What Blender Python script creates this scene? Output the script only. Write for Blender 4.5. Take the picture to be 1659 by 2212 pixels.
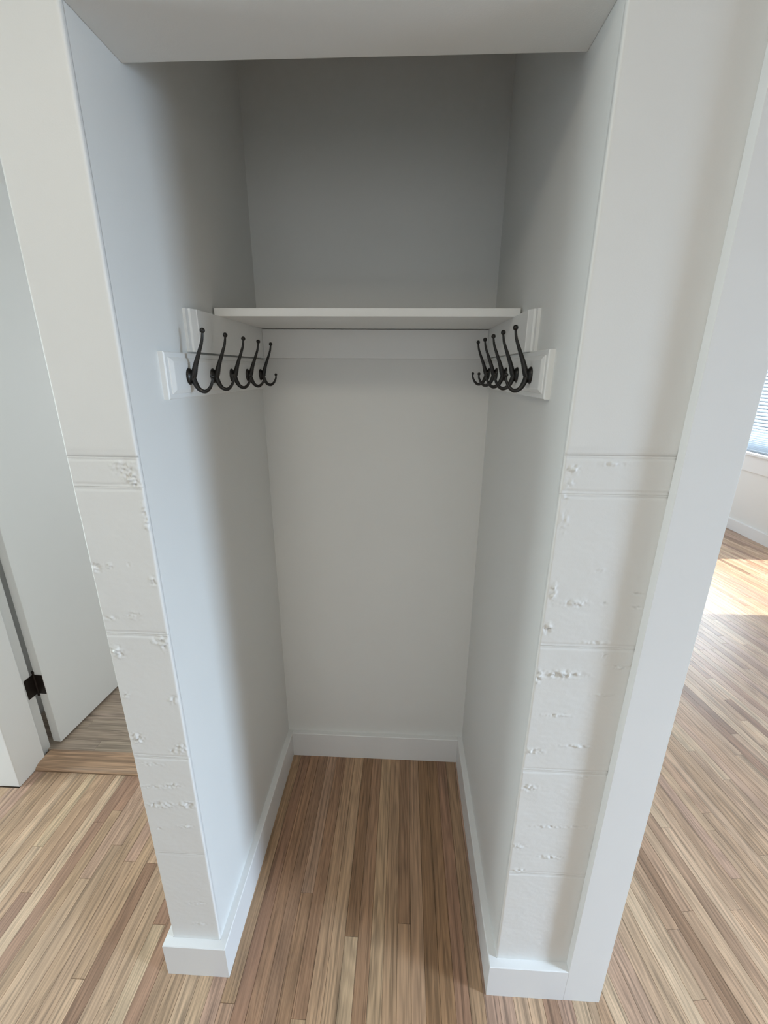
import bpy, bmesh, math, random
import numpy as np
from mathutils import Vector, Matrix

for o in list(bpy.data.objects):
    bpy.data.objects.remove(o, do_unlink=True)
scene = bpy.context.scene
COL = scene.collection
random.seed(7)

# ------------------------------------------------------------------ camera
K = 1.225
FPX = 934.268
YAW, PITCH, ROLL = 0.04492, 0.31538, 0.00688
CAM = Vector((0.4658, -0.7283, 1.5771))
fwd = Vector((-math.sin(YAW) * math.cos(PITCH), math.cos(YAW) * math.cos(PITCH), -math.sin(PITCH)))
rgt = Vector((math.cos(YAW), math.sin(YAW), 0))
upv = rgt.cross(fwd)
r2 = rgt * math.cos(ROLL) + upv * math.sin(ROLL)
u2 = -rgt * math.sin(ROLL) + upv * math.cos(ROLL)
cam_data = bpy.data.cameras.new('camera')
cam_data.sensor_fit = 'HORIZONTAL'
cam_data.sensor_width = 36.0
cam_data.lens = 36.0 * FPX / 1659.0
cam_data.clip_start = 0.02
cam = bpy.data.objects.new('camera', cam_data)
m3 = Matrix((r2, u2, -fwd)).transposed()
cam.matrix_world = Matrix.Translation(CAM) @ m3.to_4x4()
COL.objects.link(cam)
scene.camera = cam


def project(p):
    v = Vector(p) - CAM
    z = v.dot(fwd)
    if z < 0.05:
        return None
    return 829.5 + FPX * v.dot(r2) / z, 1106 - FPX * v.dot(u2) / z


def front_plane(px, py):
    """Where a sight line meets the plaster face of the two piers (y = 0)."""
    v = fwd + r2 * ((px - 829.5) / FPX) - u2 * ((py - 1106) / FPX)
    p = CAM + v * (-CAM.y / v.y)
    return p.x, p.z


# ------------------------------------------------------------------ sky, sun, daylight, exposure
world = bpy.data.worlds.new('sky')
scene.world = world
world.use_nodes = True
bg = world.node_tree.nodes['Background']
bg.inputs[0].default_value = (0.72, 0.86, 1.0, 1)
bg.inputs[1].default_value = 0.15

sun_data = bpy.data.lights.new('sun', 'SUN')
sun_data.energy = 9.0
sun_data.angle = math.radians(0.6)
sun_data.color = (1.0, 0.95, 0.87)
sun = bpy.data.objects.new('sun', sun_data)
sun.location = (8, 2.7, 5)
sun.rotation_euler = Vector((-1, 0.0, -1.05)).to_track_quat('-Z', 'Y').to_euler()
COL.objects.link(sun)


def window_light(name, loc, direction, w, h, power, color):
    d = bpy.data.lights.new(name, 'AREA')
    d.shape = 'RECTANGLE'
    d.size, d.size_y = w, h
    d.energy = power
    d.color = color
    o = bpy.data.objects.new(name, d)
    o.location = loc
    o.rotation_euler = Vector(direction).to_track_quat('-Z', 'Y').to_euler()
    COL.objects.link(o)
    return o


XR = 3.967          # face of the far right wall
CEIL = 2.45
X_WEST = -2.4
Y_FAR = 5.4
side = window_light('daylight_side_window', (XR + 0.18, -1.08, 1.45), (-1, 0, -0.80), 0.72, 1.1, 114, (0.61, 0.79, 1.0))
side.data.spread = math.radians(112)      # sky seen over the trees: it comes in slanting down
window_light('daylight_shaded_window', (XR + 0.16, 4.0, 1.4), (-1, 0, 0), 1.4, 1.15, 95, (0.82, 0.92, 1.0))
window_light('daylight_glass_door', (XR + 0.16, 2.48, 1.1), (-1, 0, 0), 1.0, 1.9, 20, (0.80, 0.90, 1.0))
window_light('added_far_fill', (2.5, Y_FAR + 0.16, 1.45), (0, -1, 0), 1.7, 1.2, 34, (0.74, 0.87, 1.0))  # added unseen fill, cools the side room's right wall and floor
window_light('daylight_rear_window', (0.5, -3.56, 1.55), (0, 1, 0), 2.8, 1.2, 12, (1.0, 0.99, 0.96))
window_light('daylight_west_door', (X_WEST - 0.16, -0.08, 1.05), (1, 0, 0), 0.9, 1.9, 46, (0.80, 0.94, 1.0))
window_light('hall_ceiling_lamp', (0.0, -0.95, 2.38), (0, 0, -1), 0.40, 0.40, 6.4, (1.0, 0.93, 0.76))
window_light('daylight_next_room', (0.15, 3.66, 1.4), (0, -1, 0), 1.05, 1.35, 34, (0.92, 0.97, 1.0))

vs = scene.view_settings
vs.view_transform = 'Standard'
vs.look = 'None'
vs.gamma = 1.0
vs.use_curve_mapping = False
vs.exposure = -0.05


# ------------------------------------------------------------------ materials
def new_mat(name):
    m = bpy.data.materials.new(name)
    m.use_nodes = True
    nt = m.node_tree
    return m, nt, nt.nodes['Principled BSDF']


def N(nt, kind, **kw):
    n = nt.nodes.new(kind)
    for k, v in kw.items():
        setattr(n, k, v)
    return n


def paint(name, col, rough, bump=0.06, scale=420.0, mottling=0.02):
    m, nt, b = new_mat(name)
    tc = N(nt, 'ShaderNodeTexCoord')
    n1 = N(nt, 'ShaderNodeTexNoise')
    n1.inputs['Scale'].default_value = 3.0
    n1.inputs['Detail'].default_value = 3
    nt.links.new(tc.outputs['Object'], n1.inputs['Vector'])
    mx = N(nt, 'ShaderNodeMix', data_type='RGBA')
    mx.inputs['A'].default_value = (*[c * (1 - mottling) for c in col], 1)
    mx.inputs['B'].default_value = (*[min(1, c * (1 + mottling)) for c in col], 1)
    nt.links.new(n1.outputs['Fac'], mx.inputs['Factor'])
    nt.links.new(mx.outputs['Result'], b.inputs['Base Color'])
    n2 = N(nt, 'ShaderNodeTexNoise')
    n2.inputs['Scale'].default_value = scale
    n2.inputs['Detail'].default_value = 2
    nt.links.new(tc.outputs['Object'], n2.inputs['Vector'])
    bp = N(nt, 'ShaderNodeBump')
    bp.inputs['Strength'].default_value = bump
    bp.inputs['Distance'].default_value = 0.002
    nt.links.new(n2.outputs['Fac'], bp.inputs['Height'])
    nt.links.new(bp.outputs['Normal'], b.inputs['Normal'])
    b.inputs['Roughness'].default_value = rough
    return m


def metal(name, col, metallic, rough):
    m, nt, b = new_mat(name)
    tc = N(nt, 'ShaderNodeTexCoord')
    n = N(nt, 'ShaderNodeTexNoise')
    n.inputs['Scale'].default_value = 180
    nt.links.new(tc.outputs['Object'], n.inputs['Vector'])
    mx = N(nt, 'ShaderNodeMix', data_type='RGBA')
    mx.inputs['A'].default_value = (*[c * 0.7 for c in col], 1)
    mx.inputs['B'].default_value = (*[c * 1.4 for c in col], 1)
    nt.links.new(n.outputs['Fac'], mx.inputs['Factor'])
    nt.links.new(mx.outputs['Result'], b.inputs['Base Color'])
    b.inputs['Metallic'].default_value = metallic
    b.inputs['Roughness'].default_value = rough
    bp = N(nt, 'ShaderNodeBump')
    bp.inputs['Strength'].default_value = 0.15
    bp.inputs['Distance'].default_value = 0.001
    nt.links.new(n.outputs['Fac'], bp.inputs['Height'])
    nt.links.new(bp.outputs['Normal'], b.inputs['Normal'])
    return m


def oak(name):
    m, nt, b = new_mat(name)
    L = nt.links.new
    uv = N(nt, 'ShaderNodeUVMap', uv_map='grain')
    tone = N(nt, 'ShaderNodeAttribute', attribute_name='tone')
    seed = N(nt, 'ShaderNodeAttribute', attribute_name='seed')
    cmb = N(nt, 'ShaderNodeCombineXYZ')
    ms = N(nt, 'ShaderNodeMath', operation='MULTIPLY')
    ms.inputs[1].default_value = 37.0
    L(seed.outputs['Fac'], ms.inputs[0])
    for i in range(3):
        L(ms.outputs[0], cmb.inputs[i])

    def layer(su, sv, detail, distortion=0.0):
        mp = N(nt, 'ShaderNodeVectorMath', operation='MULTIPLY')
        mp.inputs[1].default_value = (su, sv, 1)
        L(uv.outputs['UV'], mp.inputs[0])
        ad = N(nt, 'ShaderNodeVectorMath', operation='ADD')
        L(mp.outputs[0], ad.inputs[0])
        L(cmb.outputs[0], ad.inputs[1])
        t = N(nt, 'ShaderNodeTexNoise')
        t.inputs['Scale'].default_value = 1.0
        t.inputs['Detail'].default_value = detail
        t.inputs['Roughness'].default_value = 0.6
        t.inputs['Distortion'].default_value = distortion
        L(ad.outputs[0], t.inputs['Vector'])
        return t.outputs['Fac']

    def mapr(src, a, b_, c, d):
        r = N(nt, 'ShaderNodeMapRange')
        r.inputs['From Min'].default_value = a
        r.inputs['From Max'].default_value = b_
        r.inputs['To Min'].default_value = c
        r.inputs['To Max'].default_value = d
        L(src, r.inputs['Value'])
        return r.outputs['Result']

    broad = mapr(layer(1.4, 42, 3, 0.5), 0.3, 0.7, 0.86, 1.11)
    fine = mapr(layer(9, 430, 2), 0.34, 0.56, 0.84, 1.03)
    pores = mapr(layer(3.2, 170, 4, 0.4), 0.37, 0.52, 0.66, 1.03)
    streak = mapr(layer(1.1, 26, 2, 1.0), 0.60, 0.74, 1.0, 0.62)
    # growth rings: a sine of a slowly drifting cross-grain coordinate
    drift = layer(1.6, 16, 2, 0.3)
    rm = N(nt, 'ShaderNodeMath', operation='MULTIPLY')
    rm.inputs[1].default_value = 60.0
    L(drift, rm.inputs[0])
    rs = N(nt, 'ShaderNodeMath', operation='SINE')
    L(rm.outputs[0], rs.inputs[0])
    rings = mapr(rs.outputs[0], -1, 1, 0.86, 1.07)

    def mul(a, c):
        k = N(nt, 'ShaderNodeMath', operation='MULTIPLY')
        L(a, k.inputs[0])
        L(c, k.inputs[1])
        return k.outputs[0]
    val = mul(mul(mul(broad, fine), pores), mul(streak, rings))
    vm = N(nt, 'ShaderNodeVectorMath', operation='SCALE')
    L(tone.outputs['Color'], vm.inputs[0])
    L(val, vm.inputs['Scale'])
    L(vm.outputs[0], b.inputs['Base Color'])
    b.inputs['Roughness'].default_value = 0.36
    b.inputs['Specular IOR Level'].default_value = 0.55
    bp = N(nt, 'ShaderNodeBump')
    bp.inputs['Strength'].default_value = 0.12
    bp.inputs['Distance'].default_value = 0.0006
    L(pores, bp.inputs['Height'])
    L(bp.outputs['Normal'], b.inputs['Normal'])
    return m


M_WALL = paint('wall_paint', (0.80, 0.80, 0.775), 0.55, 0.08)
M_PLASTER = paint('plaster_paint', (0.80, 0.795, 0.77), 0.45, 0.05)
M_TRIM = paint('trim_paint', (0.83, 0.83, 0.82), 0.38, 0.03, 200)
M_CEIL = paint('ceiling_paint', (0.82, 0.82, 0.81), 0.7, 0.05)
M_SHELF = paint('shelf_paint', (0.83, 0.83, 0.81), 0.42, 0.03, 200)
M_DOOR = paint('door_paint', (0.80, 0.81, 0.80), 0.42, 0.03, 200)
M_IRON = metal('dark_iron', (0.040, 0.038, 0.036), 0.85, 0.30)
M_BRONZE = metal('dark_bronze_hinge', (0.02, 0.014, 0.011), 0.5, 0.45)
M_OAK = oak('oak_strip')
M_SUB = paint('floor_seam_wood', (0.10, 0.06, 0.035), 0.8, 0.0)
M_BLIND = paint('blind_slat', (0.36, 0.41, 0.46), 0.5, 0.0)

m, nt, b = new_mat('window_glass')
tr = N(nt, 'ShaderNodeBsdfTransparent')
gl = N(nt, 'ShaderNodeBsdfGlossy')
gl.inputs['Roughness'].default_value = 0.02
mxs = N(nt, 'ShaderNodeMixShader')
mxs.inputs[0].default_value = 0.06
nt.links.new(tr.outputs[0], mxs.inputs[1])
nt.links.new(gl.outputs[0], mxs.inputs[2])
nt.links.new(mxs.outputs[0], nt.nodes['Material Output'].inputs[0])
M_GLASS = m


# ------------------------------------------------------------------ helpers
def link(name, mesh, mat, parent=None, smooth=False):
    o = bpy.data.objects.new(name, mesh)
    COL.objects.link(o)
    if mat and not mesh.materials:
        mesh.materials.append(mat)
    if parent:
        o.parent = parent
    if smooth:
        mesh.shade_smooth()
    return o


def pydata(name, verts, faces):
    me = bpy.data.meshes.new(name)
    me.from_pydata([tuple(v) for v in verts], [], faces)
    me.update()
    return me


def box_bm(bm, x0, x1, y0, y1, z0, z1):
    vs_ = [bm.verts.new(c) for c in ((x0, y0, z0), (x1, y0, z0), (x1, y1, z0), (x0, y1, z0),
                                      (x0, y0, z1), (x1, y0, z1), (x1, y1, z1), (x0, y1, z1))]
    for f in ((3, 2, 1, 0), (4, 5, 6, 7), (0, 1, 5, 4), (1, 2, 6, 5), (2, 3, 7, 6), (3, 0, 4, 7)):
        bm.faces.new([vs_[i] for i in f])


def boxes(name, lst, mat, parent=None, bevel=0.0, seg=2):
    bm = bmesh.new()
    for b_ in lst:
        box_bm(bm, *b_)
    if bevel:
        bmesh.ops.bevel(bm, geom=bm.edges[:], offset=bevel, segments=seg, affect='EDGES', profile=0.6)
    me = bpy.data.meshes.new(name)
    bm.to_mesh(me)
    bm.free()
    return link(name, me, mat, parent)


def prism(name, poly, z0, z1, mat, parent=None, bevel=0.0):
    """Vertical prism over a counter-clockwise polygon in x, y."""
    bm = bmesh.new()
    lo = [bm.verts.new((x, y, z0)) for x, y in poly]
    hi = [bm.verts.new((x, y, z1)) for x, y in poly]
    n = len(poly)
    bm.faces.new(lo[::-1])
    bm.faces.new(hi)
    for i in range(n):
        j = (i + 1) % n
        bm.faces.new((lo[i], lo[j], hi[j], hi[i]))
    if bevel:
        bmesh.ops.bevel(bm, geom=bm.edges[:], offset=bevel, segments=2, affect='EDGES', profile=0.6)
    bmesh.ops.recalc_face_normals(bm, faces=bm.faces[:])
    me = bpy.data.meshes.new(name)
    bm.to_mesh(me)
    bm.free()
    return link(name, me, mat, parent)


def structure(o, label=None, cat=None):
    o['kind'] = 'structure'
    if label:
        o['label'] = label
    if cat:
        o['category'] = cat
    return o


def tag(o, label, cat, group=None):
    o['label'] = label
    o['category'] = cat
    if group:
        o['group'] = group
    return o


# ------------------------------------------------------------------ measures
W = 0.735            # niche width
D = 0.7211           # niche depth
WL = 0.1295          # left pier thickness
XC = W + 0.1803      # casing inner edge
XO = W + 0.2737      # casing outer edge
TB, HB = 0.0203, 0.1175
HZ, HT = 2.0441, 0.1353   # header underside, header depth
SK = 0.008           # plaster skin
Y_SOUTH = -3.4
X_WEST = -2.4
Y_FAR = 5.4

# ------------------------------------------------------------------ setting
# floor slab, planks are added to it further down
floor = structure(boxes('floor', [(X_WEST, XR + 0.1, Y_SOUTH - 0.1, Y_FAR + 0.1, -0.12, -0.0095)], M_SUB),
                  'red oak strip floor running through hall, niche and side room', 'floor')
structure(boxes('ceiling', [(X_WEST, XR + 0.12, Y_SOUTH - 0.12, Y_FAR + 0.12, CEIL, CEIL + 0.1)], M_CEIL),
          'white ceiling above the hall', 'ceiling')

wall_l = structure(boxes('wall_left', [(-WL, 0, SK, D + 0.1, 0, CEIL)], M_WALL),
                   'off white pier and wall on left side of coat niche', 'wall')
wall_r = structure(boxes('wall_right', [(W, 1.0, SK, D + 0.1, 0, CEIL)], M_WALL),
                   'off white pier and wall on right side of coat niche', 'wall')
structure(boxes('wall_back', [(0, W, D, D + 0.1, 0, CEIL)], M_WALL),
          'grey white back wall of coat niche', 'wall')
structure(boxes('wall_header', [(0, W, 0, HT, HZ, CEIL)], M_WALL, bevel=0.002),
          'header across top of coat niche', 'wall')

# walls outside the niche
structure(boxes('wall_partition', [(0.9, 1.0, D + 0.1, Y_FAR, 0, CEIL)], M_WALL), 'partition wall behind right pier', 'wall')
structure(boxes('wall_far', [(0.9, 1.6, Y_FAR, Y_FAR + 0.1, 0, CEIL), (3.4, XR + 0.1, Y_FAR, Y_FAR + 0.1, 0, CEIL),
                             (1.6, 3.4, Y_FAR, Y_FAR + 0.1, 0, 0.8), (1.6, 3.4, Y_FAR, Y_FAR + 0.1, 2.1, CEIL)], M_WALL), 'far end wall of side room', 'wall')
structure(boxes('wall_west', [(X_WEST - 0.1, X_WEST, Y_SOUTH - 0.1, -0.55, 0, CEIL),
                              (X_WEST - 0.1, X_WEST, 0.40, 1.4, 0, CEIL),
                              (X_WEST - 0.1, X_WEST, -0.55, 0.40, 2.05, CEIL),
                              ], M_WALL), 'left end wall of hall', 'wall')
structure(boxes('wall_south', [(X_WEST, -0.9, Y_SOUTH - 0.1, Y_SOUTH, 0, CEIL), (1.9, XR, Y_SOUTH - 0.1, Y_SOUTH, 0, CEIL),
                               (-0.9, 1.9, Y_SOUTH - 0.1, Y_SOUTH, 0, 0.95), (-0.9, 1.9, Y_SOUTH - 0.1, Y_SOUTH, 2.15, CEIL)],
                M_WALL), 'wall behind the camera', 'wall')
structure(boxes('wall_north', [(-1.35, -0.4, 3.5, 3.6, 0, CEIL), (0.7, 0.9, 3.5, 3.6, 0, CEIL),
                               (-0.4, 0.7, 3.5, 3.6, 0, 0.7), (-0.4, 0.7, 3.5, 3.6, 2.1, CEIL)], M_WALL),
          'far wall of room beyond the door', 'wall')
structure(boxes('wall_inner', [(-1.35, -1.25, 0.66, 3.5, 0, CEIL)], M_WALL), 'side wall of room beyond the door', 'wall')
# right room wall with three openings: hall window, glass door, shaded window
W1 = (3.28, 4.72, 0.80, 2.0)      # shaded window
W2 = (-1.45, -0.72, 0.86, 1.98)   # window lighting the niche
G3 = (1.95, 3.00, 0.06, 2.06)     # glass door that lets the sun in
yy = [Y_SOUTH - 0.1, W2[0], W2[1], G3[0], G3[1], W1[0], W1[1], Y_FAR]
x0, x1 = XR, XR + 0.12
bl = [(x0, x1, yy[i], yy[i + 1], 0, CEIL) for i in range(0, 8, 2)]
for q in (W1, W2, G3):
    bl += [(x0, x1, q[0], q[1], 0, q[2]), (x0, x1, q[0], q[1], q[3], CEIL)]
structure(boxes('wall_side', bl, M_WALL), 'far right wall of side room with shaded window', 'wall')

# doorway wall on the left (opening from -1.046 to -0.22)
DZ = 2.215
structure(boxes('wall_doorway', [(X_WEST, -1.115, 0.512, 0.66, 0, CEIL), (-0.16, -WL, 0.512, 0.66, 0, CEIL),
                                 (-1.115, -0.16, 0.512, 0.66, DZ + 0.09, CEIL)], M_WALL),
          'white wall around the open doorway on left', 'wall')


# ------------------------------------------------------------------ plaster faces of the two piers
def vnoise(x, y, seed):
    """Smooth value noise on arrays."""
    rs = np.random.RandomState(seed)
    tab = rs.rand(256, 256)
    xi, yi = np.floor(x).astype(int), np.floor(y).astype(int)
    fx, fy = x - xi, y - yi
    fx, fy = fx * fx * (3 - 2 * fx), fy * fy * (3 - 2 * fy)
    a = tab[xi % 256, yi % 256]
    b_ = tab[(xi + 1) % 256, yi % 256]
    c = tab[xi % 256, (yi + 1) % 256]
    d = tab[(xi + 1) % 256, (yi + 1) % 256]
    return (a * (1 - fx) + b_ * fx) * (1 - fy) + (c * (1 - fx) + d * fx) * fy - 0.5


def relief(X, Z, xl, xr, grooves, lumps, seed, round_right):
    """Height of the plaster above its own plane, metres, positive towards the hall."""
    h = 0.0009 * vnoise(X * 22, Z * 30, seed) + 0.0003 * vnoise(X * 90, Z * 140, seed + 1)
    h += 0.00012 * vnoise(X * 400, Z * 400, seed + 5)
    low = np.clip((grooves[0][0] + 0.02 - Z) / 0.02, 0, 1)
    h = h * (0.25 + 0.75 * low)
    for zc, amp in grooves:
        dz = Z - zc - 0.0016 * vnoise(X * 28, X * 0 + zc * 9, seed + 2)
        wob = 1 + 0.7 * vnoise(X * 60, X * 0 + zc * 31, seed + 3)
        prof = -np.exp(-((dz - 0.0052) / 0.0016) ** 2) - 1.15 * np.exp(-((dz + 0.0048) / 0.0018) ** 2) \
            - 0.35 * (np.abs(dz) < 0.006)
        ends = np.clip((X - xl) / 0.006, 0, 1) * np.clip((xr - X) / 0.006, 0, 1)
        h += amp * 0.0016 * prof * wob * ends
    for cx, cz, sx, sz, amp in lumps:
        env = np.exp(-((X - cx) / sx) ** 2 - ((Z - cz) / sz) ** 2)
        big = vnoise(X * 170, Z * 190, seed + 11) + 0.7 * vnoise(X * 330, Z * 340, seed + 12)
        h += amp * 0.0064 * env * (big + 0.08)
    e = 0.004
    dl = np.clip((xl + e - X) / e, 0, 1)
    h -= e * (1 - np.sqrt(np.maximum(0, 1 - dl ** 2)))
    if round_right:
        dr = np.clip((X - (xr - e)) / e, 0, 1)
        h -= e * (1 - np.sqrt(np.maximum(0, 1 - dr ** 2)))
    return h


def plaster_piece(name, parent, xl, xr, z0, z1, grooves, lumps, seed, step, round_right):
    nx = max(4, int(round((xr - xl) / step)))
    nz = max(4, int(round((z1 - z0) / step)))
    xs = np.linspace(xl, xr, nx + 1)
    # finer columns at the rounded edges
    xs = np.unique(np.concatenate([xs, xl + np.array([.0005, .001, .002, .003]), xr - np.array([.0005, .001, .002, .003])]))
    zs = np.linspace(z0, z1, nz + 1)
    X, Z = np.meshgrid(xs, zs)
    H = relief(X, Z, xl, xr, grooves, lumps, seed, round_right)
    n, m_ = len(zs), len(xs)
    verts = np.stack([X, -H, Z], -1).reshape(-1, 3)
    idx = np.arange(n * m_).reshape(n, m_)
    q = np.stack([idx[:-1, :-1], idx[:-1, 1:], idx[1:, 1:], idx[1:, :-1]], -1).reshape(-1, 4)
    verts = verts.tolist()
    faces = q.tolist()
    # rim back to the body of the wall
    rim = list(idx[0, :]) + list(idx[1:, -1]) + list(idx[-1, -2::-1]) + list(idx[-2:0:-1, 0])
    base = len(verts)
    for i in rim:
        v = verts[i]
        verts.append((v[0], SK + 0.0005, v[2]))
    k = len(rim)
    for i in range(k):
        j = (i + 1) % k
        faces.append((int(rim[j]), int(rim[i]), base + i, base + j))
    faces.append([base + i for i in range(k)][::-1])
    me = pydata(name, verts, faces)
    me.polygons.foreach_set('use_smooth', [i < len(q) for i in range(len(me.polygons))])
    return link(name, me, M_PLASTER, parent)


def lump_list(raw):
    out = []
    for px, py, w, h, a in raw:
        x, z = front_plane(px, py)
        xa, _ = front_plane(px + w, py)
        _, za = front_plane(px, py + h)
        out.append((x, z, max(0.004, abs(xa - x)), max(0.003, abs(z - za)), a))
    return out


LUMP_L = lump_list([(265, 1010, 22, 16, .9), (285, 1032, 14, 16, 1.2), (290, 1042, 8, 10, 1.2), (312, 1108, 5, 22, 1.1),
                    (318, 1135, 5, 12, 1), (207, 1225, 9, 10, 1.4), (234, 1222, 9, 6, .7), (278, 1220, 4, 4, 1),
                    (331, 1255, 6, 10, 1.1), (237, 1335, 16, 4, .9), (288, 1330, 13, 7, 1.3), (333, 1383, 8, 7, 1.1),
                    (353, 1388, 7, 14, 1.4), (253, 1408, 12, 11, 1.4), (272, 1502, 9, 6, 1), (373, 1512, 8, 7, 1.2),
                    (296, 1595, 12, 9, 1.3), (391, 1617, 10, 9, 1.4), (374, 1624, 7, 4, 1), (325, 1650, 24, 3, .7),
                    (330, 1700, 30, 3, .7), (372, 1697, 16, 4, 1), (345, 1738, 26, 6, 1), (405, 1738, 14, 6, 1.2),
                    (402, 1785, 14, 3, .9), (345, 1790, 5, 3, .8), (425, 1952, 18, 3, .7), (430, 1995, 14, 3, .6)])
LUMP_R = lump_list([(1240, 1014, 12, 8, 1.1), (1230, 1045, 9, 10, 1), (1222, 1075, 10, 7, .8), (1330, 1003, 30, 4, .6),
                    (1218, 1125, 8, 26, .6), (1196, 1280, 5, 18, 1.1), (1242, 1303, 24, 7, .9), (1305, 1305, 6, 3, 1),
                    (1378, 1283, 14, 4, .9), (1375, 1312, 14, 4, .7), (1298, 1232, 12, 3, .5), (1183, 1358, 8, 10, 1.5),
                    (1285, 1388, 26, 3, .9), (1163, 1464, 6, 12, 1.3), (1215, 1457, 36, 7, 1.3), (1305, 1418, 7, 6, 1.1),
                    (1335, 1441, 26, 4, .9), (1310, 1502, 26, 2, .6), (1202, 1545, 24, 3, 1), (1150, 1623, 18, 5, 1.1),
                    (1248, 1612, 30, 3, 1), (1142, 1702, 16, 7, .9), (1262, 1680, 18, 3, .6), (1185, 1786, 28, 2, .9),
                    (1245, 1786, 24, 2, .8), (1118, 1828, 13, 4, 1), (1188, 1852, 20, 3, 1), (1120, 1880, 12, 4, .7)])
GR_L = [(1.430, 1.0), (1.3755, 1.0), (1.069, 0.95), (0.749, 0.8), (0.442, 0.22)]
GR_R = [(1.445, 0.9), (1.3785, 0.85), (1.074, 0.85), (0.7605, 0.8), (0.441, 0.6)]

for parent, xl, xr, gr, lm, sd, rr in ((wall_l, -WL, 0.0, GR_L, LUMP_L, 21, True), (wall_r, W, XC + 0.02, GR_R, LUMP_R, 57, False)):
    zc = [CEIL] + [g[0] for g in gr] + [0.0]
    for i in range(len(zc) - 1):
        nm = 'plaster_face' if i == 0 else 'plaster_tile'
        ext = gr
        plaster_piece(nm, parent, xl, xr, zc[i + 1], zc[i], ext, lm, sd, 0.006 if i == 0 else 0.0021, rr)


# ------------------------------------------------------------------ baseboards
def offset_path(pts, t):
    """Offset an open polyline to its left by t, mitred."""
    out = []
    n = len(pts)
    for i in range(n):
        p = Vector(pts[i])
        ds = []
        if i > 0:
            ds.append((p - Vector(pts[i - 1])).normalized())
        if i < n - 1:
            ds.append((Vector(pts[i + 1]) - p).normalized())
        ns = [Vector((-d.y, d.x)) for d in ds]
        if len(ns) == 1:
            o = ns[0] * t
        else:
            b_ = (ns[0] + ns[1]).normalized()
            o = b_ * (t / b_.dot(ns[0]))
        out.append(p + o)
    return out


def baseboard(name, pts, label, h=HB, t=TB, z0=0.0):
    prof = [(0.0, z0), (t, z0), (t, z0 + h - 0.002), (t - 0.002, z0 + h), (0.0, z0 + h)]
    rings = [offset_path(pts, pr[0]) for pr in prof]
    verts, faces = [], []
    n = len(pts)
    for i in range(n):
        for j, pr in enumerate(prof):
            verts.append((rings[j][i].x, rings[j][i].y, pr[1]))
    k = len(prof)
    for i in range(n - 1):
        for j in range(k):
            a, c = i * k + j, i * k + (j + 1) % k
            faces.append((a, c, c + k, a + k))
    faces.append(list(range(k))[::-1])
    faces.append([(n - 1) * k + j for j in range(k)])
    me = pydata(name, verts, faces)
    bm = bmesh.new()
    bm.from_mesh(me)
    bmesh.ops.recalc_face_normals(bm, faces=bm.faces[:])
    bm.to_mesh(me)
    bm.free()
    return structure(link(name, me, M_TRIM), label, 'baseboard')


baseboard('baseboard_left', [(0, D), (0, 0), (-WL, 0), (-WL, 0.494)], 'white baseboard wrapping left pier and running into niche')
baseboard('baseboard_back', [(W - TB, D), (TB, D)], 'white baseboard along back wall of niche')
baseboard('baseboard_right', [(XC, 0), (W, 0), (W, D)], 'white baseboard along right niche wall and pier')
baseboard('baseboard_side', [(XR, Y_FAR), (XR, G3[1] + 0.08)][::-1], 'white baseboard under shaded window in side room', h=0.112)

# casing board on the right pier
structure(boxes('trim_1', [(XC + 0.0003, XO, -TB, 0.0, 0.0, CEIL)], M_TRIM, bevel=0.0008),
          'tall flat white casing board on edge of right pier', 'casing')

# left doorway: jamb with casing and stop, head, far jamb, saddle
structure(prism('trim_2', [(-1.118, 0.494), (-1.024, 0.494), (-1.024, 0.622), (-1.047, 0.622), (-1.047, 0.680), (-1.118, 0.680)],
                0.0, DZ, M_TRIM, bevel=0.003), 'white hinge side door jamb and casing at left edge', 'door jamb')
structure(prism('trim_3', [(-0.23, 0.494), (-0.155, 0.494), (-0.155, 0.680), (-0.207, 0.680), (-0.207, 0.622), (-0.23, 0.622)],
                0.0, DZ, M_TRIM, bevel=0.002), 'white latch side door jamb hidden behind left pier', 'door jamb')
structure(boxes('trim_4', [(-1.118, -0.155, 0.494, 0.680, DZ, DZ + 0.09)], M_TRIM, bevel=0.002),
          'white door head casing above open door', 'door jamb')


# ------------------------------------------------------------------ shelf, cleats, hook rails
tag(boxes('shelf', [(0.0045, W - 0.0045, 0.385, D - 0.001, 1.6992, 1.7175)], M_SHELF, bevel=0.0012),
    'white painted shelf board spanning the niche on side cleats', 'shelf')


def side_cleat(name, side, zoff, label):
    """Shelf support strip: plain board whose front end is moulded with a stepped bevel."""
    t, y0, y1, za, zb = 0.0181, 0.235, D - 0.001, 1.6132 + zoff, 1.6990
    pl = [(0, y1), (0, y0), (0.006, y0), (0.007, y0 + 0.010), (0.011, y0 + 0.012), (0.0165, y0 + 0.026), (t, y0 + 0.028), (t, y1)]
    if side > 0:
        poly = [(x, y) for x, y in pl]
    else:
        poly = [(W - x, y) for x, y in pl][::-1]
    return tag(prism(name, poly, za, zb, M_SHELF), label, 'shelf support', 'shelf supports under the shelf')


side_cleat('shelf_cleat', 1, 0, 'white shelf support board on left niche wall above hook rail')
side_cleat('shelf_cleat', -1, 0.004, 'white shelf support board on right niche wall above hook rail')
tag(boxes('shelf_cleat', [(0.0185, W - 0.0185, D - 0.0185, D - 0.0005, 1.6135, 1.6978)], M_SHELF, bevel=0.0012),
    'long white shelf support board on back wall under the shelf', 'shelf support', 'shelf supports under the shelf')


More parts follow.
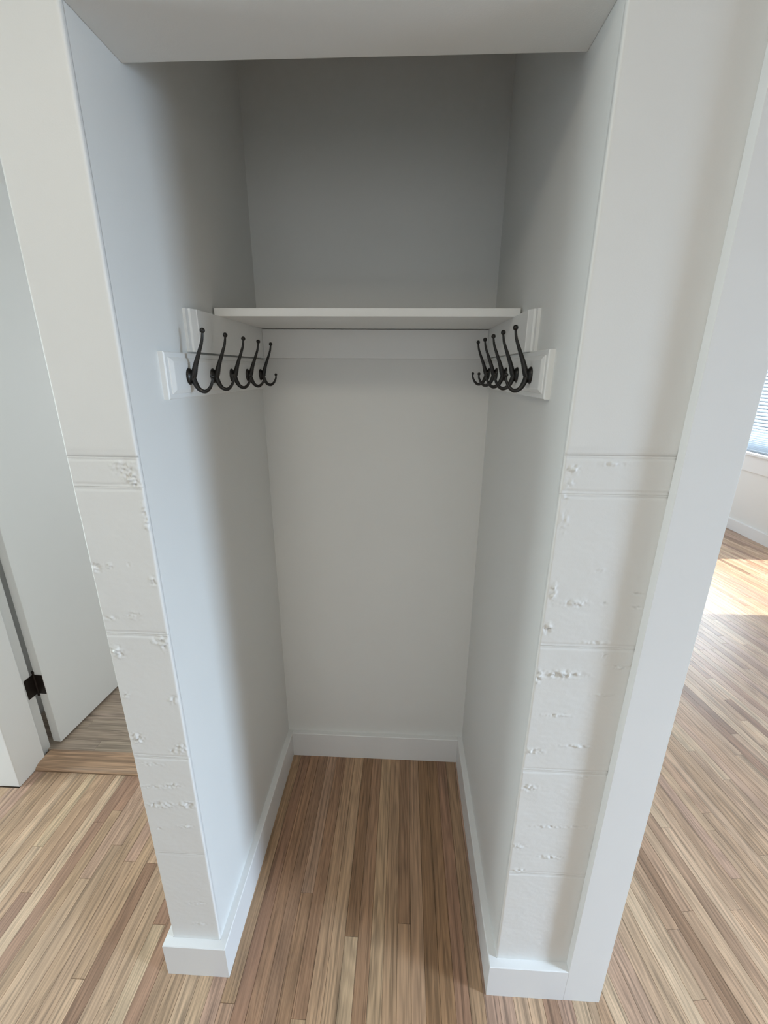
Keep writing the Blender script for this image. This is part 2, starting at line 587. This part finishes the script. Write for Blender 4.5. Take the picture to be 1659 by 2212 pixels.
def hook_rail(side, zoff, label):
    """Board with moulded top, bottom and front end edges; flat raised field in the middle."""
    y0, y1, z0, z1 = 0.1153, D - 0.001, 1.524 + zoff, 1.6128 + zoff
    # (inset, thickness) from the outer edge inwards
    prof = [(0.0, 0.0), (0.0, 0.0095), (0.0022, 0.0115), (0.012, 0.0118), (0.0128, 0.0136), (0.016, 0.0150), (0.021, 0.0172), (0.0235, 0.0176)]
    verts, faces = [], []
    for ins, th in prof:
        iv = ins * 0.82
        for y, z in ((y0 + ins, z0 + iv), (y1, z0 + iv), (y1, z1 - iv), (y0 + ins, z1 - iv)):
            x = th if side > 0 else W - th
            verts.append((x, y, z))
    k = len(prof)
    for i in range(k - 1):
        for j in range(4):
            a, c = i * 4 + j, i * 4 + (j + 1) % 4
            faces.append((a, c, c + 4, a + 4))
    faces.append([(k - 1) * 4 + j for j in range(4)])
    faces.append([3, 2, 1, 0])
    me = pydata('hook_rail', verts, faces)
    bm = bmesh.new()
    bm.from_mesh(me)
    bmesh.ops.recalc_face_normals(bm, faces=bm.faces[:])
    bm.to_mesh(me)
    bm.free()
    return tag(link('hook_rail', me, M_SHELF), label, 'hook rail', 'hook rails on the niche walls')


ZL, ZR = -0.003, 0.004
hook_rail(1, ZL, 'white moulded hook rail with five hooks on left niche wall')
hook_rail(-1, ZR, 'white moulded hook rail with five hooks on right niche wall')


# ------------------------------------------------------------------ coat hooks
def catmull(pts, n):
    out = []
    P_ = [pts[0]] + list(pts) + [pts[-1]]
    for i in range(len(pts) - 1):
        p0, p1, p2, p3 = [np.array(P_[i + k]) for k in range(4)]
        for j in range(n):
            t = j / n
            out.append(0.5 * ((2 * p1) + (-p0 + p2) * t + (2 * p0 - 5 * p1 + 4 * p2 - p3) * t * t + (-p0 + 3 * p1 - 3 * p2 + p3) * t ** 3))
    out.append(np.array(pts[-1]))
    return out


def tube_mesh(name, pts, flat=1.0, seg=14, n=6):
    """pts: (outward, height, radius) in the x-z plane; section radius*flat across."""
    c = catmull(pts, n)
    verts, faces = [], []
    for i, p in enumerate(c):
        a = c[max(0, i - 1)]
        b_ = c[min(len(c) - 1, i + 1)]
        t = Vector((b_[0] - a[0], 0, b_[1] - a[1])).normalized()
        nrm = Vector((-t.z, 0, t.x))
        side = Vector((0, 1, 0))
        for k in range(seg):
            th = 2 * math.pi * k / seg
            v = Vector((p[0], 0, p[1])) + nrm * (p[2] * math.cos(th)) + side * (p[2] * flat * math.sin(th))
            verts.append(v)
    for i in range(len(c) - 1):
        for k in range(seg):
            a, b_ = i * seg + k, i * seg + (k + 1) % seg
            faces.append((a, b_, b_ + seg, a + seg))
    faces.append(list(range(seg))[::-1])
    faces.append([(len(c) - 1) * seg + k for k in range(seg)])
    me = pydata(name, verts, faces)
    bm = bmesh.new()
    bm.from_mesh(me)
    bmesh.ops.recalc_face_normals(bm, faces=bm.faces[:])
    bm.to_mesh(me)
    bm.free()
    me.materials.append(M_IRON)
    me.shade_smooth()
    return me


def ball_mesh(name, c, r):
    bm = bmesh.new()
    bmesh.ops.create_uvsphere(bm, u_segments=16, v_segments=10, radius=r)
    bmesh.ops.translate(bm, verts=bm.verts[:], vec=c)
    me = bpy.data.meshes.new(name)
    bm.to_mesh(me)
    bm.free()
    me.materials.append(M_IRON)
    me.shade_smooth()
    return me


def dome_plate_mesh():
    """Oval back plate, domed, flat against the rail (outward = +x)."""
    verts, faces = [], []
    rings = [(1.0, 0.0), (1.0, 0.0022), (0.90, 0.0042), (0.72, 0.0062), (0.45, 0.0082), (0.2, 0.0088)]
    seg = 24
    for s, x in rings:
        for k in range(seg):
            th = 2 * math.pi * k / seg
            verts.append((x, 0.0135 * s * math.cos(th), 0.0168 * s * math.sin(th)))
    for i in range(len(rings) - 1):
        for k in range(seg):
            a, b_ = i * seg + k, i * seg + (k + 1) % seg
            faces.append((a, b_, b_ + seg, a + seg))
    faces.append(list(range(seg))[::-1])
    faces.append([(len(rings) - 1) * seg + k for k in range(seg)])
    me = pydata('backplate', verts, faces)
    me.materials.append(M_IRON)
    me.shade_smooth()
    return me


def screw_mesh(z):
    bm = bmesh.new()
    bmesh.ops.create_cone(bm, cap_ends=True, segments=12, radius1=0.0032, radius2=0.0024, depth=0.0018)
    bmesh.ops.rotate(bm, verts=bm.verts[:], matrix=Matrix.Rotation(math.pi / 2, 3, 'Y'))
    bmesh.ops.translate(bm, verts=bm.verts[:], vec=(0.0062, 0, z))
    me = bpy.data.meshes.new('screw')
    bm.to_mesh(me)
    bm.free()
    me.materials.append(M_IRON)
    return me


# heights relative to the plate centre, outward distance from the rail face
UP = [(0.004, -0.008, 0.0062), (0.0105, 0.004, 0.0064), (0.0172, 0.0243, 0.0049), (0.0275, 0.0490, 0.0037), (0.0352, 0.0685, 0.0029), (0.0385, 0.0850, 0.0023)]
DN = [(0.0065, 0.006, 0.0058), (0.0110, -0.0125, 0.0056), (0.0188, -0.0258, 0.0046), (0.0305, -0.0300, 0.0040), (0.0412, -0.0225, 0.0034), (0.0476, -0.0105, 0.0027), (0.0485, -0.003, 0.0023)]
ME_PLATE = dome_plate_mesh()
ME_UP = tube_mesh('upper_prong', UP)
ME_DN = tube_mesh('lower_prong', DN)
ME_B1 = ball_mesh('ball_tip', (0.0388, 0, 0.0885), 0.0053)
ME_B2 = ball_mesh('ball_tip', (0.0485, 0, 0.0005), 0.0042)


def make_hook(loc, flip, label):
    e = bpy.data.objects.new('coat_hook', None)
    e.empty_display_size = 0.03
    e.location = loc
    e.rotation_euler = (0, 0, math.pi if flip else 0)
    COL.objects.link(e)
    tag(e, label, 'coat hook', 'coat hooks in the niche')
    link('backplate', ME_PLATE, None, e)
    a = link('upper_prong', ME_UP, None, e)
    link('ball_tip', ME_B1, None, a)
    c = link('lower_prong', ME_DN, None, e)
    link('ball_tip', ME_B2, None, c)
    return e


ORD = ['frontmost, nearest the hall', 'second from the hall', 'middle', 'fourth from the hall', 'rearmost, nearest the back wall']
for i, y in enumerate((0.193, 0.309, 0.424, 0.541, 0.657)):
    make_hook((0.0175, y, 1.5665 + ZL), False, 'dark iron coat hook on left rail, ' + ORD[i])
for i, y in enumerate((0.196, 0.308, 0.419, 0.537, 0.652)):
    make_hook((W - 0.0175, y, 1.5665 + ZR), True, 'dark iron coat hook on right rail, ' + ORD[i])

# ------------------------------------------------------------------ the open door on the left
door = bpy.data.objects.new('door_1', None)
door.empty_display_size = 0.1
door.location = (-1.003, 0.689, 0.012)
door.rotation_euler = (0, 0, -math.radians(4.1))
COL.objects.link(door)
structure(door, 'plain white slab door standing open into next room', 'door')
boxes('door_slab', [(-0.037, 0.0, 0.0, 0.80, 0.015, 2.19)], M_DOOR, door, bevel=0.002)


def hinge(z, parent):
    h = boxes('hinge', [(-0.036, -0.002, -0.0022, 0.0, z - 0.046, z + 0.046)], M_BRONZE, parent)
    lf = boxes('hinge_leaf', [(-0.0425, -0.0405, -0.045, 0.0, z - 0.046, z + 0.046)], M_BRONZE, h)
    bm = bmesh.new()
    for r, d, zz in ((0.0062, 0.092, z), (0.0048, 0.010, z + 0.051), (0.0066, 0.007, z + 0.057), (0.0048, 0.008, z - 0.050), (0.0062, 0.006, z - 0.055)):
        bmesh.ops.create_cone(bm, cap_ends=True, segments=16, radius1=r, radius2=r, depth=d,
                              matrix=Matrix.Translation((-0.040, 0.001, zz)))
    me = bpy.data.meshes.new('hinge_pin')
    bm.to_mesh(me)
    bm.free()
    link('hinge_pin', me, M_BRONZE, h)
    return h


for hz in (0.318, 1.07, 1.84):
    hg = hinge(hz, door)
    hg['label'] = 'dark bronze door hinge'

# saddle under the door
sad = []
for i in range(9):
    t = i / 8
    sad.append((0.568 + 0.03 * (1 - math.cos(t * math.pi / 2)), 0.019 * math.sin(t * math.pi / 2)))
sad += [(0.650, 0.019), (0.664, 0.012), (0.664, -0.009), (0.568, -0.009)]
verts, faces = [], []
xa, xb = -1.026, -0.205
for x in (xa, xb):
    verts += [(x, y, z) for y, z in sad]
k = len(sad)
for i in range(k):
    j = (i + 1) % k
    faces.append((i, i + k, j + k, j))
faces.append(list(range(k)))
faces.append([k + i for i in range(k)][::-1])


def grain_attrs(me, tone, seed, uvfun):
    """uv in metres (along, across), per-mesh tone and seed."""
    uvl = me.uv_layers.new(name='grain')
    for lp in me.loops:
        uvl.data[lp.index].uv = uvfun(me.vertices[lp.vertex_index].co)
    at = me.attributes.new('tone', 'FLOAT_COLOR', 'POINT')
    for d in at.data:
        d.color = (*tone, 1)
    asd = me.attributes.new('seed', 'FLOAT', 'POINT')
    for d in asd.data:
        d.value = seed


me = pydata('trim_5', verts, faces)
bm = bmesh.new(); bm.from_mesh(me); bmesh.ops.recalc_face_normals(bm, faces=bm.faces[:]); bm.to_mesh(me); bm.free()
grain_attrs(me, (0.50, 0.32, 0.20), 0.37, lambda c: (c.x, c.y + c.z))
structure(link('trim_5', me, M_OAK), 'rounded oak saddle under the open door', 'threshold')

# ------------------------------------------------------------------ oak strips
TONES = {'l': (0.62, 0.445, 0.295), 't': (0.565, 0.385, 0.250), 'm': (0.51, 0.337, 0.214), 'r': (0.41, 0.246, 0.162),
         'd': (0.33, 0.198, 0.124), 'p': (0.52, 0.340, 0.238), 'q': (0.43, 0.262, 0.162), 'b': (0.36, 0.215, 0.120)}
rnd = random.Random(11)


def rand_tone():
    return rnd.choices('ltmrdp', weights=(1.5, 4.0, 4.2, 1.1, 0.4, 2.6))[0]


GAP = 0.0003
strips = []   # (polygon, direction vector, tone, seed, z top)


def clip_poly(poly, a, b_, c):
    """Keep a*x + b*y >= c."""
    out = []
    n = len(poly)
    for i in range(n):
        p, q = poly[i], poly[(i + 1) % n]
        dp, dq = a * p[0] + b_ * p[1] - c, a * q[0] + b_ * q[1] - c
        if dp >= 0:
            out.append(p)
        if (dp >= 0) != (dq >= 0):
            t = dp / (dp - dq)
            out.append((p[0] + (q[0] - p[0]) * t, p[1] + (q[1] - p[1]) * t))
    return out


def add_rect(org, d, l0, l1, w0, w1, tone, clips=(), ztop=0.0):
    n = (-d[1], d[0])
    pts = [(org[0] + d[0] * l + n[0] * w, org[1] + d[1] * l + n[1] * w)
           for l, w in ((l0 + GAP, w0 + GAP), (l1 - GAP, w0 + GAP), (l1 - GAP, w1 - GAP), (l0 + GAP, w1 - GAP))]
    for cl in clips:
        pts = clip_poly(pts, *cl)
        if len(pts) < 3:
            return
    ar = sum(pts[i][0] * pts[(i + 1) % len(pts)][1] - pts[(i + 1) % len(pts)][0] * pts[i][1] for i in range(len(pts))) / 2
    if abs(ar) < 1e-4:
        return
    if ar < 0:
        pts = pts[::-1]
    col = TONES[tone] if isinstance(tone, str) else tone
    j = rnd.uniform(0.93, 1.07)
    col = tuple(min(0.9, c * j * rnd.uniform(0.985, 1.015)) for c in col)
    strips.append((pts, d, org, col, rnd.random(), ztop))


PITCH_B = 0.0385
PH = 0.323
# hand-read strips inside the niche: index from boundary 0.015 -> list of (y from, y to, tone), front to back
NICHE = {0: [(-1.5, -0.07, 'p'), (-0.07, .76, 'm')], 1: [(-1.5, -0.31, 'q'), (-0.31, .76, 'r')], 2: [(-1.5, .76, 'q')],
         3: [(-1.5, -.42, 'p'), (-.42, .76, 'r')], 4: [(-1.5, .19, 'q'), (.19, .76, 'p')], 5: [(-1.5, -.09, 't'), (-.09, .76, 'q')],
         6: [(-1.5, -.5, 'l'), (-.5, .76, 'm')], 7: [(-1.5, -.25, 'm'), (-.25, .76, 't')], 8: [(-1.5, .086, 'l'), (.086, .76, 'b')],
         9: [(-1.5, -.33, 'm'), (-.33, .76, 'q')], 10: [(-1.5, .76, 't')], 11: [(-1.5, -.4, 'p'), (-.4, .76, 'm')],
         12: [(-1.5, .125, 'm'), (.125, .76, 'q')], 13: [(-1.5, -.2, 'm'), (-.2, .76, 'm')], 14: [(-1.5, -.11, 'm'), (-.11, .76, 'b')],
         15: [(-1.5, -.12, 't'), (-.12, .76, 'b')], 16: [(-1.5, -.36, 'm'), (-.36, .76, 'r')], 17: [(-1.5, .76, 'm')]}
k0 = -42
while True:
    xa = PH + k0 * PITCH_B
    xb = xa + PITCH_B
    if xa > 1.0:
        break
    idx = k0 + 8
    clips = [(-1, 0, -1.0)] if xb > 1.0 else []
    if True:
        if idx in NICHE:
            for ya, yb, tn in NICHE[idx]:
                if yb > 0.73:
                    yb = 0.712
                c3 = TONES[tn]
                add_rect((xa, 0), (0, 1), ya, yb, -PITCH_B, 0.0, (c3[0] * 0.93, c3[1] * 0.89, c3[2] * 0.83), clips)  # redder boards, with a standing person's shadow also darkened into their colour
        else:
            if xb <= -WL + 0.015:
                yend = 0.566 if xa > -1.05 else 0.49
            else:
                yend = 0.004
                if xa < 0 < xb or xa < W < xb:
                    yend = 0.712
            y = -1.5 - rnd.random() * 0.7
            while y < yend:
                ln = rnd.uniform(0.28, 1.15)
                e = min(y + ln, yend)
                if yend - e < 0.12:
                    e = yend
                tn = rand_tone()
                # light and dark strips read from the photograph
                if -0.70 < xa < -0.665 and e > 0.0:
                    tn, e = 'l', yend
                if -0.665 < xa < -0.63 and e > 0.0:
                    tn = 'r'
                if -0.80 < xa < -0.765 and e > 0.1:
                    tn = 'l'
                if e > -1.5:
                    add_rect((xa, 0), (0, 1), max(y, -1.5), e, -PITCH_B, 0.0, tn, clips)
                y = e
    k0 += 1

# side room: strips run a few degrees off the niche, stopping at a straight seam by the right pier
ANG = math.radians(7.5)
dB = (-math.sin(ANG), math.cos(ANG))
for k in range(-10, 95):
    off = -k * PITCH_B
    y = -2.2 - rnd.random() * 0.9
    while y < 5.6:
        ln = rnd.uniform(0.3, 1.25)
        add_rect((1.0, -0.1), dB, y, y + ln, off - PITCH_B, off, rand_tone(),
                 [(1, 0, 1.0004), (-1, 0, -XR), (0, 1, -1.5), (0, -1, -Y_FAR)])
        y += ln

# room beyond the door: strips run crosswise
y = 0.664
while y < 2.6:
    x = -1.6 - rnd.random() * 0.5
    while x < -WL:
        ln = rnd.uniform(0.4, 1.1)
        add_rect((0, y), (1, 0), x, x + ln, 0, 0.057, (0.46, 0.365, 0.285), [(-1, 0, WL), (1, 0, -1.24)], 0.010)
        x += ln
    y += 0.057

# which strips the photograph shows, and how large
OCC = [(-WL, 0.0, 0.0, 0.82), (W, XO, -0.022, 0.82), (-1.118, -1.024, 0.494, 0.68), (0.9, 1.0, 0.8, 5.4)]


def hidden(p):
    for ax, bx, ay, by in OCC:
        t0, t1 = 0.0, 1.0
        ok = True
        for o_, e_, lo, hi in ((CAM.x, p[0], ax, bx), (CAM.y, p[1], ay, by)):
            d = e_ - o_
            if abs(d) < 1e-9:
                if not lo <= o_ <= hi:
                    ok = False
                continue
            a, c = (lo - o_) / d, (hi - o_) / d
            if a > c:
                a, c = c, a
            t0, t1 = max(t0, a), min(t1, c)
        if ok and t1 - t0 > 1e-4 and t0 < 0.999:
            return True
    return False


def seen_area(st):
    pts, z = st[0], st[5]
    ps = [project((x, y, z)) for x, y in pts]
    cx, cy = sum(p[0] for p in pts) / len(pts), sum(p[1] for p in pts) / len(pts)
    if any(p is None for p in ps):
        area = 20000.0
    else:
        area = abs(sum(ps[i][0] * ps[(i + 1) % len(ps)][1] - ps[(i + 1) % len(ps)][0] * ps[i][1] for i in range(len(ps)))) / 2
    a, b_ = pts[0], pts[len(pts) // 2]
    ok = tot = 0
    for i in range(9):
        t = (i + 0.5) / 9
        q = (a[0] + (b_[0] - a[0]) * t, a[1] + (b_[1] - a[1]) * t)
        pr = project((q[0], q[1], z))
        tot += 1
        if pr and 0 <= pr[0] <= 1659 and 0 <= pr[1] <= 2212 and not hidden(q):
            ok += 1
    return area * ok / tot


scored = sorted(((seen_area(s), i) for i, s in enumerate(strips)), reverse=True)
single = {i for a, i in scored[:300] if a > 60}


def strip_geometry(st, verts, faces, uvs, tones, seeds):
    pts, d, org, col, seed, zt = st
    n = len(pts)
    base = len(verts)
    e = 0.0006
    cx, cy = sum(p[0] for p in pts) / n, sum(p[1] for p in pts) / n
    for ring, z in ((0, zt - 0.0094), (0, zt - e), (1, zt)):
        for x, y in pts:
            if ring:
                dx, dy = cx - x, cy - y
                al = dx * d[0] + dy * d[1]
                ac = -dx * d[1] + dy * d[0]
                al = math.copysign(min(abs(al), e * .7), al)
                ac = math.copysign(min(abs(ac), e * .7), ac)
                x, y = x + d[0] * al - d[1] * ac, y + d[1] * al + d[0] * ac
            verts.append((x, y, z))
            uvs.append(((x - org[0]) * d[0] + (y - org[1]) * d[1], -(x - org[0]) * d[1] + (y - org[1]) * d[0]))
            tones.append(col)
            seeds.append(seed)
    for r in range(2):
        for i in range(n):
            j = (i + 1) % n
            faces.append((base + r * n + i, base + r * n + j, base + r * n + n + j, base + r * n + n + i))
    faces.append([base + 2 * n + i for i in range(n)])


def strip_mesh(name, sts):
    verts, faces, uvs, tones, seeds = [], [], [], [], []
    for st in sts:
        strip_geometry(st, verts, faces, uvs, tones, seeds)
    me = pydata(name, verts, faces)
    uvl = me.uv_layers.new(name='grain')
    vi = np.zeros(len(me.loops), dtype=np.int32)
    me.loops.foreach_get('vertex_index', vi)
    uvl.data.foreach_set('uv', np.array(uvs, dtype=np.float32)[vi].ravel())
    at = me.attributes.new('tone', 'FLOAT_COLOR', 'POINT')
    at.data.foreach_set('color', np.concatenate([np.array(tones, dtype=np.float32), np.ones((len(tones), 1), np.float32)], 1).ravel())
    sa = me.attributes.new('seed', 'FLOAT', 'POINT')
    sa.data.foreach_set('value', np.array(seeds, dtype=np.float32))
    return me


for i in sorted(single):
    link('plank', strip_mesh('plank', [strips[i]]), M_OAK, floor)
rest = [s for i, s in enumerate(strips) if i not in single]
if rest:
    o = link('plank_field', strip_mesh('plank_field', rest), M_OAK, floor)
    o['kind'] = 'stuff'
    o['label'] = 'remaining oak strips of the floor'


# ------------------------------------------------------------------ windows
def window(name, q, label, mull=True):
    y0, y1, z0, z1 = q
    e = bpy.data.objects.new(name, None)
    COL.objects.link(e)
    e.location = (XR, 0.5 * (y0 + y1), z0)
    structure(e, label, 'window')
    ox, oy, oz = e.location
    s = 0.045

    def bxs(nm, lst, mat, bev=0.0, par=e):
        return boxes(nm, [(a - ox, b_ - ox, c - oy, d - oy, f - oz, g - oz) for a, b_, c, d, f, g in lst], mat, par, bev)
    xa_, xb_ = XR + 0.06, XR + 0.10
    fr = bxs('sash_frame', [(xa_, xb_, y0, y0 + s, z0, z1), (xa_, xb_, y1 - s, y1, z0, z1),
                            (xa_, xb_, y0 + s, y1 - s, z0, z0 + s), (xa_, xb_, y0 + s, y1 - s, z1 - s, z1)], M_TRIM)
    bxs('pane', [(XR + 0.078, XR + 0.082, y0 + s, y1 - s, z0 + s, z1 - s)], M_GLASS, par=fr) if False else \
        boxes('pane', [(0.078, 0.082, y0 + s - oy, y1 - s - oy, s, z1 - z0 - s)], M_GLASS, fr)
    t = 0.018
    cw = 0.085
    if z0 > 0.3:
        bxs('window_sill', [(XR - 0.05, XR + 0.06, y0 - cw - 0.02, y1 + cw + 0.02, z0 - 0.003, z0 + 0.022)], M_TRIM, 0.003)
        bxs('apron', [(XR - t, XR, y0 - cw, y1 + cw, z0 - 0.165, z0 - 0.003)], M_TRIM, 0.002)
    bxs('side_casing', [(XR - t, XR, y0 - cw, y0, z0 if z0 < .3 else z0 + 0.022, z1)], M_TRIM, 0.002)
    bxs('side_casing', [(XR - t, XR, y1, y1 + cw, z0 if z0 < .3 else z0 + 0.022, z1)], M_TRIM, 0.002)
    bxs('head_casing', [(XR - t, XR, y0 - cw, y1 + cw, z1, z1 + cw)], M_TRIM, 0.002)
    return e


window('window_1', W1, 'bright window with blind in side room at right edge')
window('window_2', W2, 'window in far right wall of hall')
window('door_2', G3, 'tall glazed door in far right wall')

# blind in the shaded window: slats close up towards the bottom rail
bl = bpy.data.objects.new('window_blind', None)
bl.location = (XR + 0.035, 0.5 * (W1[0] + W1[1]), W1[2] + 0.022)
COL.objects.link(bl)
tag(bl, 'white horizontal slat blind lowered over window at right edge', 'blind')
hw = 0.5 * (W1[1] - W1[0]) - 0.012
boxes('bottom_rail', [(-0.014, 0.014, -hw, hw, 0.001, 0.020)], M_BLIND, bl, 0.003)
boxes('head_rail', [(-0.018, 0.018, -hw, hw, 1.135, 1.175)], M_BLIND, bl, 0.003)
sv = [(-0.0125, -hw, -0.0095), (-0.0125, hw, -0.0095), (0.0, hw, 0.0022), (0.0, -hw, 0.0022), (0.0125, hw, 0.0095), (0.0125, -hw, 0.0095)]
th = 0.0008
sv2 = sv + [(x, y, z - th) for x, y, z in sv]
sf = [(0, 1, 2, 3), (3, 2, 4, 5), (9, 8, 7, 6), (11, 10, 8, 9), (0, 6, 7, 1), (5, 4, 10, 11), (0, 3, 9, 6), (3, 5, 11, 9), (1, 7, 8, 2), (2, 8, 10, 4)]
sm = pydata('slat', sv2, sf)
z = 0.027
pitch = 0.011
while z < 1.13:
    s = link('slat', sm, M_BLIND, bl)
    s.location = (0, 0, z)
    pitch = min(0.034, pitch * 1.09)
    z += pitch
for yy_ in (-0.5, 0.0, 0.5):
    boxes('cord', [(-0.0175, -0.0165, yy_ - 0.0008, yy_ + 0.0008, 0.02, 1.14)], M_BLIND, bl)
